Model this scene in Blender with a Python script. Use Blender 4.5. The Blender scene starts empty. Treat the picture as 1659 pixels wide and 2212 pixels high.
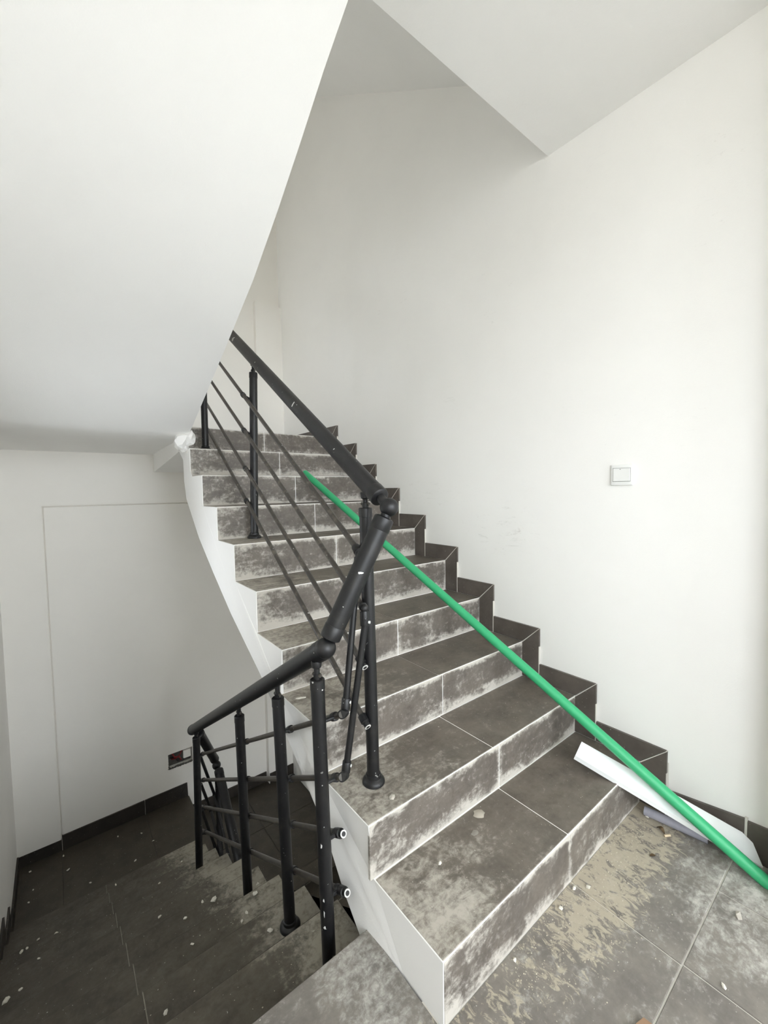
import bpy, bmesh, math, random
from mathutils import Vector, Matrix, noise as mnoise
random.seed(7)
SC = bpy.context.scene
COL = SC.collection

# ------------------------------------------------------------------ camera
cam_d = bpy.data.cameras.new('camera'); cam = bpy.data.objects.new('camera', cam_d); COL.objects.link(cam)
RT = Vector((0.78538, -0.618855, -0.014019)); UP = Vector((0.045174, 0.034714, 0.998376)); FW = Vector((0.617363, 0.784738, -0.05522))
M = Matrix((RT, UP, -FW)).transposed().to_4x4(); M.translation = Vector((-1.7509, -0.6408, 1.2353))
cam.matrix_world = M
cam_d.sensor_fit = 'VERTICAL'; cam_d.sensor_height = 36; cam_d.lens = 14.635; cam_d.clip_start = 0.01
SC.camera = cam

# ------------------------------------------------------------------ world, daylight, exposure
W = bpy.data.worlds.new('sky'); SC.world = W; W.use_nodes = True
bg = W.node_tree.nodes['Background']; bg.inputs[0].default_value = (0.91, 0.97, 1.03, 1); bg.inputs[1].default_value = 13.5

def portal(name, loc, rot, sx, sy):
    l = bpy.data.lights.new(name, 'AREA'); l.shape = 'RECTANGLE'; l.size = sx; l.size_y = sy
    l.cycles.is_portal = True
    o = bpy.data.objects.new(name, l); COL.objects.link(o); o.location = loc; o.rotation_euler = rot
    return o
YB = -4.0
WX0, WX1, WZ0, WZ1 = -2.02, -0.10, 0.75, 2.60            # glazed opening at the back of the landing, behind the camera
portal('window_portal', ((WX0 + WX1) / 2, YB - 0.13, (WZ0 + WZ1) / 2), (math.pi / 2, 0, 0), WX1 - WX0, WZ1 - WZ0)
VZ0, VZ1 = -2.5, -0.7  # unseen lower window, added as fill light for the lower flights
UZ0, UZ1 = 3.8, 4.8
portal('window_portal', ((WX0 + WX1) / 2, YB - 0.13, (UZ0 + UZ1) / 2), (math.pi / 2, 0, 0), WX1 - WX0, UZ1 - UZ0)
portal('window_portal', ((WX0 + WX1) / 2, YB - 0.13, (VZ0 + VZ1) / 2), (math.pi / 2, 0, 0), WX1 - WX0, VZ1 - VZ0)

LY0, LY1, LZ0, LZ1 = -2.5, -1.35, 0.85, 2.15              # unseen window added in the left wall to brighten the right wall
FILL_WIN = [(LY0, LY1, LZ0, LZ1), (2.28, 2.74, 1.85, 2.42), (1.35, 1.75, 0.45, 1.05)]     # left wall openings, all added; the last two light the deep stairwell
for (a, b, c, d) in FILL_WIN:
    portal('window_portal', (-2.08 - 0.13, (a + b) / 2, (c + d) / 2), (math.pi / 2, 0, -math.pi / 2), b - a, d - c)

vs = SC.view_settings
SC.display_settings.display_device = 'sRGB'
vs.view_transform = 'Standard'; vs.look = 'None'; vs.gamma = 1; vs.use_curve_mapping = False
vs.exposure = 0.0
SC.cycles.max_bounces = 16; SC.cycles.diffuse_bounces = 12
SC.cycles.use_denoising = True

# ------------------------------------------------------------------ materials
def lin(*c):
    return tuple(((v / 255) / 12.92 if v / 255 <= 0.04045 else ((v / 255 + 0.055) / 1.055) ** 2.4) for v in c) + (1,)

class NT:
    def __init__(s, name):
        s.m = bpy.data.materials.new(name); s.m.use_nodes = True
        s.t = s.m.node_tree; s.b = s.t.nodes['Principled BSDF']
    def n(s, typ, **kw):
        nd = s.t.nodes.new(typ)
        for k, v in kw.items(): setattr(nd, k, v)
        return nd
    def l(s, a, b): s.t.links.new(a, b)
    def put(s, sock, v):
        if hasattr(v, 'is_linked') or isinstance(v, bpy.types.NodeSocket): s.l(v, sock)
        else: sock.default_value = v
    def math(s, op, a, b=0.0, c=0.0):
        nd = s.n('ShaderNodeMath', operation=op)
        s.put(nd.inputs[0], a); s.put(nd.inputs[1], b); s.put(nd.inputs[2], c)
        return nd.outputs[0]
    def step(s, v, lo, hi, a=0.0, b=1.0):
        nd = s.n('ShaderNodeMapRange', interpolation_type='SMOOTHSTEP')
        s.put(nd.inputs[0], v); nd.inputs[1].default_value = lo; nd.inputs[2].default_value = hi
        nd.inputs[3].default_value = a; nd.inputs[4].default_value = b
        return nd.outputs[0]
    def pos(s): return s.n('ShaderNodeNewGeometry').outputs['Position']
    def gen(s): return s.n('ShaderNodeTexCoord').outputs['Generated']
    def xyz(s, v):
        nd = s.n('ShaderNodeSeparateXYZ'); s.l(v, nd.inputs[0]); return nd.outputs
    def scale(s, v, sc, rot=(0, 0, 0)):
        nd = s.n('ShaderNodeMapping'); s.l(v, nd.inputs[0]); nd.inputs['Scale'].default_value = sc; nd.inputs['Rotation'].default_value = rot
        return nd.outputs[0]
    def noise(s, v, sc, det=6, rough=0.6, dist=0.0):
        nd = s.n('ShaderNodeTexNoise'); s.l(v, nd.inputs['Vector'])
        nd.inputs['Scale'].default_value = sc; nd.inputs['Detail'].default_value = det
        nd.inputs['Roughness'].default_value = rough; nd.inputs['Distortion'].default_value = dist
        return nd.outputs[0]
    def mix(s, f, a, b):
        nd = s.n('ShaderNodeMix', data_type='RGBA'); s.put(nd.inputs[0], f); s.put(nd.inputs[6], a); s.put(nd.inputs[7], b)
        return nd.outputs[2]
    def bump(s, h, strength, dist):
        nd = s.n('ShaderNodeBump'); s.l(h, nd.inputs['Height']); nd.inputs['Strength'].default_value = strength; nd.inputs['Distance'].default_value = dist
        s.l(nd.outputs[0], s.b.inputs['Normal'])
    def base(s, c): s.put(s.b.inputs['Base Color'], c)
    def rough(s, r): s.put(s.b.inputs['Roughness'], r)
    def spec(s, v): s.b.inputs['Specular IOR Level'].default_value = v

def plaster(name, c, scuff=0.0):
    t = NT(name); p = t.pos()
    n1 = t.noise(p, 3, 4, 0.6); n2 = t.noise(p, 260, 3, 0.6); n3 = t.noise(p, 28, 5, 0.65)
    c2 = tuple(v * 0.985 for v in c[:3]) + (1,)
    col = t.mix(t.step(n1, 0.35, 0.7), c, c2)
    if scuff:
        z = t.xyz(p)[2]
        streak = t.noise(t.scale(p, (18, 18, 60), (0.5, 0, 0)), 1.0, 8, 0.75, 1.5)
        low = t.noise(p, 2.3, 2, 0.5)
        m = t.math('MULTIPLY', t.step(streak, 0.60, 0.74), t.step(low, 0.52, 0.68, 0, scuff))
        col = t.mix(m, col, lin(150, 146, 140))
        P = t.xyz(p)
        for (cy, cz, ry, rz, k) in ((0.62, 1.02, 0.30, 0.17, 0.55), (0.95, 1.72, 0.10, 0.12, 0.3), (1.25, 1.2, 0.5, 0.12, 0.3)):
            dy = t.math('DIVIDE', t.math('SUBTRACT', P[1], cy), ry); dz = t.math('DIVIDE', t.math('SUBTRACT', P[2], cz), rz)
            e = t.step(t.math('ADD', t.math('MULTIPLY', dy, dy), t.math('MULTIPLY', dz, dz)), 0.0, 1.0, 1.0, 0.0)
            sm = t.noise(t.scale(p, (20, 14, 48), (0.6, 0, 0)), 1.0, 9, 0.78, 0.8)
            col = t.mix(t.math('MULTIPLY', t.step(sm, 0.55, 0.72), t.math('MULTIPLY', e, k)), col, lin(168, 164, 156))
    t.base(col); t.rough(0.75); t.spec(0.25)
    t.bump(t.math('MULTIPLY_ADD', n3, 1.6, n2), 0.25, 0.0012)
    return t.m

def tile(name, base, dark, dust, bias, zmask=0, xleft=None, spots=None, streak=(0, 0, 0), mud=None, rough=0.42):
    """dark stone tile under builder's dust; dust lies where dirt gathers (joints, edges) and in brushed smears"""
    t = NT(name); p = t.pos(); g = t.xyz(t.gen()); P = t.xyz(p)
    big = t.noise(p, 7.5, 10, 0.66, 0.8); fine = t.noise(p, 60, 6, 0.7); mid = t.noise(p, 27, 9, 0.70, 1.4)
    sm = t.noise(t.scale(p, streak), 1.0, 8, 0.72, 0.4)
    body = t.mix(t.step(t.noise(p, 9, 6, 0.6), 0.3, 0.7), base, dark)
    s = t.math('MULTIPLY_ADD', big, 0.36, bias)
    s = t.math('MULTIPLY_ADD', mid, 0.38, s)
    s = t.math('MULTIPLY_ADD', fine, 0.30, s)
    s = t.math('MULTIPLY_ADD', sm, 0.38, s)
    if zmask:
        w1 = t.step(t.noise(p, 3.3, 3, 0.6), 0.40, 0.62, 0.25, 1.0); w2 = t.step(t.noise(p, 4.7, 4, 0.6), 0.42, 0.62, 0.1, 1.0)
        lo = t.math('MULTIPLY', t.step(g[2], 0.0, 0.42, 0.24 * zmask, 0.0), w1)
        hi = t.math('MULTIPLY', t.step(g[2], 0.84, 1.0, 0.0, 0.22 * zmask), w2)
        s = t.math('ADD', s, t.math('ADD', lo, hi))
        s = t.math('ADD', s, t.math('ADD', t.step(g[2], 0.0, 0.09, 0.13 * zmask, 0.0), t.step(g[2], 0.95, 1.0, 0.0, 0.08 * zmask)))
        ex = t.math('MINIMUM', g[0], t.math('SUBTRACT', 1.0, g[0]))
        s = t.math('ADD', s, t.math('MULTIPLY', t.step(ex, 0.0, 0.04, 0.14 * zmask, 0.0), w2))
    if xleft:
        for (x0, x1, amt) in xleft:
            s = t.math('ADD', s, t.step(P[0], x0, x1, amt, 0.0) if amt > 0 else t.step(P[0], x0, x1, 0.0, -amt))
    for (cx, cy, rx, ry, amt) in (spots or []):
        dx = t.math('DIVIDE', t.math('SUBTRACT', P[0], cx), rx); dy = t.math('DIVIDE', t.math('SUBTRACT', P[1], cy), ry)
        s = t.math('ADD', s, t.step(t.math('ADD', t.math('MULTIPLY', dx, dx), t.math('MULTIPLY', dy, dy)), 0.0, 1.0, amt, 0.0))
    d = t.step(s, 0.745, 0.97, 0.0, 1.0)
    d = t.math('ADD', t.math('MULTIPLY', d, 0.74), t.step(s, 0.45, 0.80, 0.02, 0.16))
    col = t.mix(d, body, dust)
    if mud:
        mc, y0, y1 = mud
        mm = t.math('MULTIPLY_ADD', t.noise(t.scale(p, (1, 0.6, 1), (0, 0, 0.5)), 46, 9, 0.70, 0.9), 0.95, t.math('MULTIPLY', t.noise(p, 7, 4, 0.55), 0.35))
        ym = t.math('MINIMUM', t.step(P[1], y0, y1, -0.30, 0.06), t.step(P[1], 0.02, 0.06, 0.06, -0.5))
        xm = t.step(P[0], -1.05, -0.45, -0.12, 0.03)
        mm = t.math('ADD', t.math('ADD', mm, ym), xm)
        mk = t.step(mm, 0.62, 0.72)
        col = t.mix(t.math('MULTIPLY', mk, 0.72), col, mc)
    sp = t.step(t.noise(p, 140, 2, 0.5), 0.735, 0.76)
    col = t.mix(t.math('MULTIPLY', sp, 0.55), col, lin(225, 222, 212))
    t.base(col); t.rough(t.step(d, 0, 1, rough, 0.85)); t.spec(0.4)
    t.bump(t.math('ADD', fine, mid), 0.18, 0.0015)
    return t.m

def paint(name, c, dust, amt, rough=0.35, specks=True):
    t = NT(name); p = t.pos()
    d = t.step(t.noise(p, 26, 6, 0.65), 0.48, 0.72, 0.0, amt)
    col = t.mix(d, c, dust)
    if specks:
        sp = t.step(t.noise(p, 95, 1, 0.4), 0.765, 0.785)
        rg = t.step(t.noise(p, 7, 2, 0.5), 0.45, 0.6)
        col = t.mix(t.math('MULTIPLY', sp, t.math('MULTIPLY_ADD', rg, 0.7, 0.25)), col, lin(225, 225, 220))
    t.base(col); t.rough(t.step(d, 0, 1, rough, 0.75))
    return t.m

def plain(name, c, rough=0.5, var=0.06, metal=0.0, nscale=40):
    t = NT(name)
    col = t.mix(t.noise(t.pos(), nscale, 4, 0.6), c, tuple(v * (1 - var * 3) for v in c[:3]) + (1,))
    t.base(col); t.rough(rough); t.b.inputs['Metallic'].default_value = metal
    return t.m

DUST = lin(188, 182, 171)
M_WALL = plaster('wall_paint', (0.90, 0.887, 0.858, 1), 0.35)
M_FARWALL = plaster('far_wall_paint', (0.885, 0.862, 0.815, 1))
M_CEIL = plaster('ceiling_paint', (0.90, 0.893, 0.875, 1))
M_SIDE = plaster('stair_side_paint', (0.89, 0.88, 0.86, 1))
M_GROUT = plain('grout', lin(218, 214, 206), 0.85, 0.05)
M_TREAD = tile('tread_tile', lin(98, 89, 79), lin(72, 64, 56), DUST, -0.015, 0, [(-1.16, -0.55, 0.19)], streak=(9, 26, 9))
M_RISER = tile('riser_tile', lin(88, 79, 71), lin(62, 53, 47), lin(204, 199, 190), 0.025, 1.0, [(-1.15, -0.85, 0.06)], streak=(8, 8, 30))
M_SKIRT = tile('skirting_tile', lin(98, 90, 84), lin(80, 73, 68), lin(170, 165, 158), -0.28, 0.1, streak=(10, 10, 10))
M_FLOOR = tile('floor_tile', lin(118, 111, 103), lin(88, 82, 76), lin(196, 193, 186), 0.03, 0, spots=[(-1.14, 0.20, 0.20, 0.26, 0.08), (-0.15, -0.42, 0.35, 0.30, 0.10)], streak=(7, 22, 7), mud=(lin(192, 182, 161), -0.34, -0.10))
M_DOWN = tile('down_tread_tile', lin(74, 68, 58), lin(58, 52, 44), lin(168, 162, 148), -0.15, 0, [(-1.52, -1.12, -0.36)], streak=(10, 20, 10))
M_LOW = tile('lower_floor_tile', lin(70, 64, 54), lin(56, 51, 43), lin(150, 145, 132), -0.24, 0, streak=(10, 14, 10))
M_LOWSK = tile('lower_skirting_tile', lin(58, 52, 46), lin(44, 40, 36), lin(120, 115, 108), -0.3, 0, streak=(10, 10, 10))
M_BLACK = paint('black_paint', lin(19, 19, 21), lin(84, 80, 74), 0.12, 0.42)
M_ROD = paint('dusty_black_paint', lin(62, 58, 53), lin(128, 120, 108), 0.6)
M_DOWNROD = paint('dusty_dark_rod_paint', lin(62, 58, 53), lin(112, 106, 96), 0.6)
M_SCREW = plain('bright_metal', lin(225, 225, 222), 0.3, 0.05)
M_CUT = plain('cut_steel', lin(190, 188, 182), 0.45, 0.1)
M_GREEN = plain('green_plastic', lin(56, 172, 116), 0.42, 0.04, nscale=14)
M_WHITE = plain('white_plastic', lin(238, 240, 240), 0.35, 0.015)
M_SWITCH = plain('switch_plastic', lin(236, 236, 233), 0.3, 0.01)
M_DARK = plain('dark_plastic', lin(40, 40, 40), 0.5)
M_CHIP = plain('plaster_chip', lin(232, 228, 216), 0.85, 0.08)
M_STONE = plain('grey_rubble', lin(196, 190, 178), 0.9, 0.12)
M_LEAF = plain('dry_leaf', lin(104, 84, 58), 0.8, 0.15)
M_SHARD = plain('terracotta', lin(166, 134, 106), 0.85, 0.12)
M_CIG = plain('cigarette_paper', lin(226, 206, 172), 0.7, 0.1)
M_PIPE = plain('grey_pipe', lin(172, 172, 184), 0.22, 0.1)
M_SAND = plain('grit', lin(198, 190, 172), 0.9, 0.12)
M_JOINT = plain('dirty_joint', lin(150, 144, 132), 0.9, 0.2, nscale=30)
M_MORTAR = plain('raw_mortar', lin(120, 118, 112), 0.9, 0.3, nscale=22)
M_WIRE = plain('red_cable', lin(140, 40, 44), 0.5)
M_FRAME = plain('window_frame_white', lin(232, 232, 230), 0.4)

# ------------------------------------------------------------------ mesh helpers
class MB:
    def __init__(s): s.v = []; s.f = []
    def add(s, vs, fs):
        o = len(s.v); s.v += [tuple(v) for v in vs]; s.f += [tuple(i + o for i in f) for f in fs]; return s
    def box(s, a, b):
        (x0, y0, z0), (x1, y1, z1) = a, b
        return s.add([(x0, y0, z0), (x1, y0, z0), (x1, y1, z0), (x0, y1, z0), (x0, y0, z1), (x1, y0, z1), (x1, y1, z1), (x0, y1, z1)],
                     [(0, 3, 2, 1), (4, 5, 6, 7), (0, 1, 5, 4), (1, 2, 6, 5), (2, 3, 7, 6), (3, 0, 4, 7)])
    def bbox(s, a, b, w, seg=1):
        bm = bmesh.new(); MB().box(a, b).fill(bm)
        bmesh.ops.bevel(bm, geom=bm.edges[:], offset=w, segments=seg, affect='EDGES', profile=0.5)
        bm.verts.ensure_lookup_table()
        s.add([v.co[:] for v in bm.verts], [[v.index for v in f.verts] for f in bm.faces]); bm.free(); return s
    def fill(s, bm):
        vs = [bm.verts.new(v) for v in s.v]
        for f in s.f: bm.faces.new([vs[i] for i in f])
        bm.verts.index_update()
    def prism(s, pts, axis, a, b):
        """polygon pts in the two axes other than `axis`, from a to b along it; a, b may be callables of the polygon point"""
        fa = a if callable(a) else (lambda q: a); fb = b if callable(b) else (lambda q: b)
        def mk(q, v):
            return (v, q[0], q[1]) if axis == 0 else ((q[0], v, q[1]) if axis == 1 else (q[0], q[1], v))
        n = len(pts)
        vs = [mk(q, fa(q)) for q in pts] + [mk(q, fb(q)) for q in pts]
        return s.add(vs, [tuple(range(n))[::-1], tuple(range(n, 2 * n))] + [(i, (i + 1) % n, n + (i + 1) % n, n + i) for i in range(n)])
    def path(s, pts, radii, seg=20, caps=True):
        """rings with given radii at points along a polyline"""
        pts = [Vector(p) for p in pts]; n = len(pts); vs = []; fs = []
        d0 = (pts[-1] - pts[0]).normalized()
        ref = Vector((0, 0, 1)) if abs(d0.z) < 0.9 else Vector((1, 0, 0))
        for i, p in enumerate(pts):
            a = pts[max(i - 1, 0)]; b = pts[min(i + 1, n - 1)]
            d = (b - a); d = d.normalized() if d.length > 1e-7 else d0
            u = d.cross(ref).normalized(); w = d.cross(u)
            for k in range(seg):
                t = 2 * math.pi * k / seg; vs.append(p + (u * math.cos(t) + w * math.sin(t)) * radii[i])
        for i in range(n - 1):
            for k in range(seg):
                k2 = (k + 1) % seg; fs.append((i * seg + k, i * seg + k2, (i + 1) * seg + k2, (i + 1) * seg + k))
        if caps: fs += [tuple(range(seg))[::-1], tuple(range((n - 1) * seg, n * seg))]
        return s.add(vs, fs)
    def tube(s, a, b, r, seg=20): return s.path([a, b], [r, r], seg)
    def lathe(s, a, d, prof, seg=24):
        """profile [(distance along d, radius)] from point a"""
        a = Vector(a); d = Vector(d).normalized()
        ref = Vector((0, 0, 1)) if abs(d.z) < 0.9 else Vector((1, 0, 0)); u = d.cross(ref).normalized(); w = d.cross(u); vs = []; fs = []
        for (h, r) in prof:
            for k in range(seg):
                t = 2 * math.pi * k / seg; vs.append(a + d * h + (u * math.cos(t) + w * math.sin(t)) * r)
        for i in range(len(prof) - 1):
            for k in range(seg):
                k2 = (k + 1) % seg; fs.append((i * seg + k, i * seg + k2, (i + 1) * seg + k2, (i + 1) * seg + k))
        fs += [tuple(range(seg))[::-1], tuple(range((len(prof) - 1) * seg, len(prof) * seg))]
        return s.add(vs, fs)
    def ball(s, c, r, seg=20, rings=12):
        prof = [(-r * math.cos(math.pi * i / rings), max(r * math.sin(math.pi * i / rings), r * 0.02)) for i in range(rings + 1)]
        return s.lathe(c, (0, 0, 1), prof, seg)
    def blob(s, c, size, seed=0, amp=0.25, sub=2, flat=None, freq=1.3):
        bm = bmesh.new(); bmesh.ops.create_icosphere(bm, subdivisions=sub, radius=1)
        for v in bm.verts:
            k = 1 + amp * mnoise.noise(v.co * freq + Vector((seed * 3.7, seed * 1.9, seed))) * 2
            q = v.co * k
            if flat is not None: q.z = max(q.z, flat)
            v.co = q
        s.add([(c[0] + v.co.x * size[0], c[1] + v.co.y * size[1], c[2] + v.co.z * size[2]) for v in bm.verts], [[v.index for v in f.verts] for f in bm.faces]); bm.free(); return s
    def build(s, name, mat, parent=None, smooth=35, loc=None):
        me = bpy.data.meshes.new(name)
        o0 = Vector(loc) if loc is not None else (parent.matrix_world.translation.copy() if parent is not None and False else Vector((0, 0, 0)))
        me.from_pydata([Vector(v) - o0 for v in s.v], [], s.f)
        bm = bmesh.new(); bm.from_mesh(me); bmesh.ops.recalc_face_normals(bm, faces=bm.faces); bm.to_mesh(me); bm.free()
        if smooth:
            me.polygons.foreach_set('use_smooth', [True] * len(me.polygons)); me.set_sharp_from_angle(angle=math.radians(smooth))
        me.materials.append(mat)
        o = bpy.data.objects.new(name, me); COL.objects.link(o)
        if parent is not None:
            o.parent = parent; o.location = o0 - BASE[parent.name]
            BASE[o.name] = o0.copy()
        else:
            o.location = o0; BASE[o.name] = o0.copy()
        return o
BASE = {}

def thing(name, loc, label, cat, group=None):
    o = bpy.data.objects.new(name, None); COL.objects.link(o); o.location = loc; BASE[o.name] = Vector(loc)
    o.empty_display_size = 0.05
    return tag(o, label, cat, group)
def tag(o, label, cat, group=None):
    o['label'] = label; o['category'] = cat
    if group: o['group'] = group
    return o
def struct(o, label=None):
    o['kind'] = 'structure'
    if label: o['label'] = label
    return o
def part(mb, name, mat, parent, label=None, loc=None, smooth=35):
    c = loc if loc is not None else center(mb.v)
    o = mb.build(name, mat, parent, smooth, c)
    if label: o['label'] = label
    return o
def center(vs):
    n = len(vs); return Vector((sum(v[0] for v in vs) / n, sum(v[1] for v in vs) / n, sum(v[2] for v in vs) / n))

# ================================================================== the setting
XL, XR, YF = -2.08, 0.0, 3.17
YN = [-0.019, 0.242, 0.505, 0.765, 1.009, 1.266, 1.505, 1.749, 1.986, 2.24]      # nosings of the upward flight
ZN = [0.161, 0.321, 0.489, 0.652, 0.822, 0.990, 1.156, 1.324, 1.489, 1.650]
D0, DR, DH, DN = 0.2675, 0.2439, 0.1405, 10                                       # downward flight
DXR = -1.068
LZ = -DN * DH                                                                     # lower landing
YL = D0 + (DN - 1) * DR
E0, ER, EH = 2.106, 0.262, 0.15; EZ = -1.60                                       # flight below the upward one

o = MB().box((XR, YB - 0.15, -3.2), (XR + 0.15, YF + 0.2, 5.6)).build('wall_right', M_WALL); struct(o, 'white plastered wall beside the upward stairs')
mb = MB()
ys = sorted({YB - 0.15, YF + 0.2} | {w[0] for w in FILL_WIN} | {w[1] for w in FILL_WIN})
for y0, y1 in zip(ys, ys[1:]):
    z = -3.2
    for w in sorted([w for w in FILL_WIN if w[0] <= y0 and y1 <= w[1]], key=lambda w: w[2]):
        mb.box((XL - 0.15, y0, z), (XL, y1, w[2])); z = w[3]
    mb.box((XL - 0.15, y0, z), (XL, y1, 5.6))
o = mb.build('wall_left', M_WALL); struct(o, 'white plastered wall on the side of the downward stairs')

# far wall: a relief of flat rectangles (blocked-up panel, junction box recess, corner pier)
JX0, JX1, JZ0, JZ1 = -1.105, -0.915, -1.115, -0.985
def relief(name, xs, zs, depth, mat):
    mb = MB(); D = {}
    for i in range(len(xs) - 1):
        for k in range(len(zs) - 1):
            y = YF + depth((xs[i] + xs[i + 1]) / 2, (zs[k] + zs[k + 1]) / 2); D[i, k] = y
            mb.add([(xs[i], y, zs[k]), (xs[i + 1], y, zs[k]), (xs[i + 1], y, zs[k + 1]), (xs[i], y, zs[k + 1])], [(0, 1, 2, 3)])
    for i in range(len(xs) - 1):
        for k in range(len(zs) - 1):
            if i + 1 < len(xs) - 1 and D[i, k] != D[i + 1, k]:
                x = xs[i + 1]; mb.add([(x, D[i, k], zs[k]), (x, D[i + 1, k], zs[k]), (x, D[i + 1, k], zs[k + 1]), (x, D[i, k], zs[k + 1])], [(0, 1, 2, 3)])
            if k + 1 < len(zs) - 1 and D[i, k] != D[i, k + 1]:
                z = zs[k + 1]; mb.add([(xs[i], D[i, k], z), (xs[i + 1], D[i, k], z), (xs[i + 1], D[i, k + 1], z), (xs[i], D[i, k + 1], z)], [(0, 1, 2, 3)])
    x0, x1, z0, z1 = xs[0], xs[-1], zs[0], zs[-1]; y = YF + 0.2
    mb.add([(x0, y, z0), (x1, y, z0), (x1, y, z1), (x0, y, z1)], [(0, 3, 2, 1)])
    return mb
def depth(x, z):
    if JX0 < x < JX1 and JZ0 < z < JZ1: return 0.06
    if x > -0.25 and z < 2.96: return -0.05
    if -1.834 < x < -1.825 and -1.7 < z < 1.146 or (-1.834 < x < -0.25 and 1.137 < z < 1.146): return 0.03
    if x > -1.825 and x < -0.25 and -1.7 < z < 1.137: return 0.007
    return 0.0
mbf = relief('wall_far', [XL, -1.834, -1.825, JX0, JX1, -0.25, XR], [-3.2, -1.7, JZ0, JZ1, 1.137, 1.146, 2.96, 5.6], depth, M_FARWALL)
far = MB(); far.v = mbf.v; far.f = mbf.f
bmw = bmesh.new(); far.fill(bmw); bmesh.ops.remove_doubles(bmw, verts=bmw.verts, dist=1e-5)
far = MB(); bmw.verts.ensure_lookup_table(); bmw.verts.index_update(); far.add([v.co[:] for v in bmw.verts], [[v.index for v in f.verts] for f in bmw.faces]); bmw.free()
o = far.build('wall_far', M_FARWALL, smooth=0); struct(o, 'white far wall of the stairwell with a blocked-up panel and a corner pier')

# wall behind the camera with the landing window
mb = MB()
for (a, b) in [((XL, -3.2), (XR, VZ0)), ((XL, VZ0), (WX0, VZ1)), ((WX1, VZ0), (XR, VZ1)), ((XL, VZ1), (XR, WZ0)), ((XL, WZ0), (WX0, WZ1)), ((WX1, WZ0), (XR, WZ1)), ((XL, WZ1), (XR, UZ0)), ((XL, UZ0), (WX0, UZ1)), ((WX1, UZ0), (XR, UZ1)), ((XL, UZ1), (XR, 5.6))]:
    mb.box((a[0], YB - 0.15, a[1]), (b[0], YB, b[1]))
struct(mb.build('wall_back', M_WALL), 'white wall at the back of the landing with a window')
# unseen pier added to shade the near end of the right wall
struct(MB().box((-0.13, -0.9, 0.0), (0.0, -0.432, 2.674)).build('shade_pier', M_WALL), 'unseen white pier added to shade the right wall')
def frame(name, z0, z1):
    mb = MB(); w = 0.05; y0, y1 = YB - 0.11, YB - 0.05; xm = (WX0 + WX1) / 2
    for a, b in [((WX0, z0), (WX1, z0 + w)), ((WX0, z1 - w), (WX1, z1)), ((WX0, z0), (WX0 + w, z1)), ((WX1 - w, z0), (WX1, z1)), ((xm - w / 2, z0), (xm + w / 2, z1))]:
        mb.box((a[0], y0, a[1]), (b[0], y1, b[1]))
    struct(mb.build(name, M_FRAME), 'white window frame behind the landing, out of view')
frame('window_1', WZ0, WZ1); frame('window_2', VZ0, VZ1); frame('window_3', UZ0, UZ1)  # the second frame belongs to the added lower window

for k_, (y0, y1, z0, z1) in enumerate(FILL_WIN):
    mb = MB(); w_ = 0.04; ym = (y0 + y1) / 2
    for a, b in [((y0, z0), (y1, z0 + w_)), ((y0, z1 - w_), (y1, z1)), ((y0, z0), (y0 + w_, z1)), ((y1 - w_, z0), (y1, z1)), ((ym - w_ / 2, z0), (ym + w_ / 2, z1))]:
        mb.box((XL - 0.11, a[0], a[1]), (XL - 0.05, b[0], b[1]))
    struct(mb.build('window_%d' % (4 + k_), M_FRAME), ['white frame of an added window in the left wall of the landing', 'white frame of an added window beside the upper landing', 'white frame of an added window beside the lower landing'][k_])
struct(MB().box((-60, -70, -6.4), (60, YB - 0.6, -6.2)).build('ground', plain('outdoor_ground', lin(150, 146, 138), 0.9)), 'open ground added outside the building, out of view')  # unseen ground added to cut the light rising onto the soffits
# landing slab and its tiles
FL = MB().box((XL, YB, -0.13), (-1.125, D0 - 0.001, -0.002)).box((-1.125, YB, -0.13), (XR, 0.05, -0.002))
floor = struct(FL.build('floor', M_GROUT), 'landing floor of large grey tiles under dust and dried mud')
def slab(x0, x1, y0, y1, z, g=0.0022, up=0.0015, th=0.009, bev=0.0012):
    return MB().bbox((x0 + g, y0 + g, z - th), (x1 - g, y1 - g, z + up), bev)
for (x0, x1, y0, y1) in [(-0.54, 0, -0.315, -0.019), (-1.112, -0.54, -0.315, -0.019), (-1.685, -1.112, -0.315, 0.2675), (XL, -1.685, -0.315, 0.2675),
                         (-0.22, 0, -0.72, -0.315), (-0.535, -0.22, -0.72, -0.315), (-1.1, -0.535, -0.72, -0.315), (-1.66, -1.1, -0.72, -0.315), (XL, -1.66, -0.72, -0.315),
                         (-0.54, 0, -1.28, -0.72), (-1.1, -0.54, -1.28, -0.72), (-1.66, -1.1, -1.28, -0.72), (XL, -1.66, -1.28, -0.72)] + [(x0, x1, -1.28 - (k + 1) * 0.45, -1.28 - k * 0.45) for k in range(6) for (x0, x1) in ((-0.54, 0), (-1.1, -0.54), (-1.66, -1.1), (XL, -1.66))]:
    part(slab(x0, x1, y0, y1, 0.0), 'floor_tile', M_FLOOR, floor)

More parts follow.
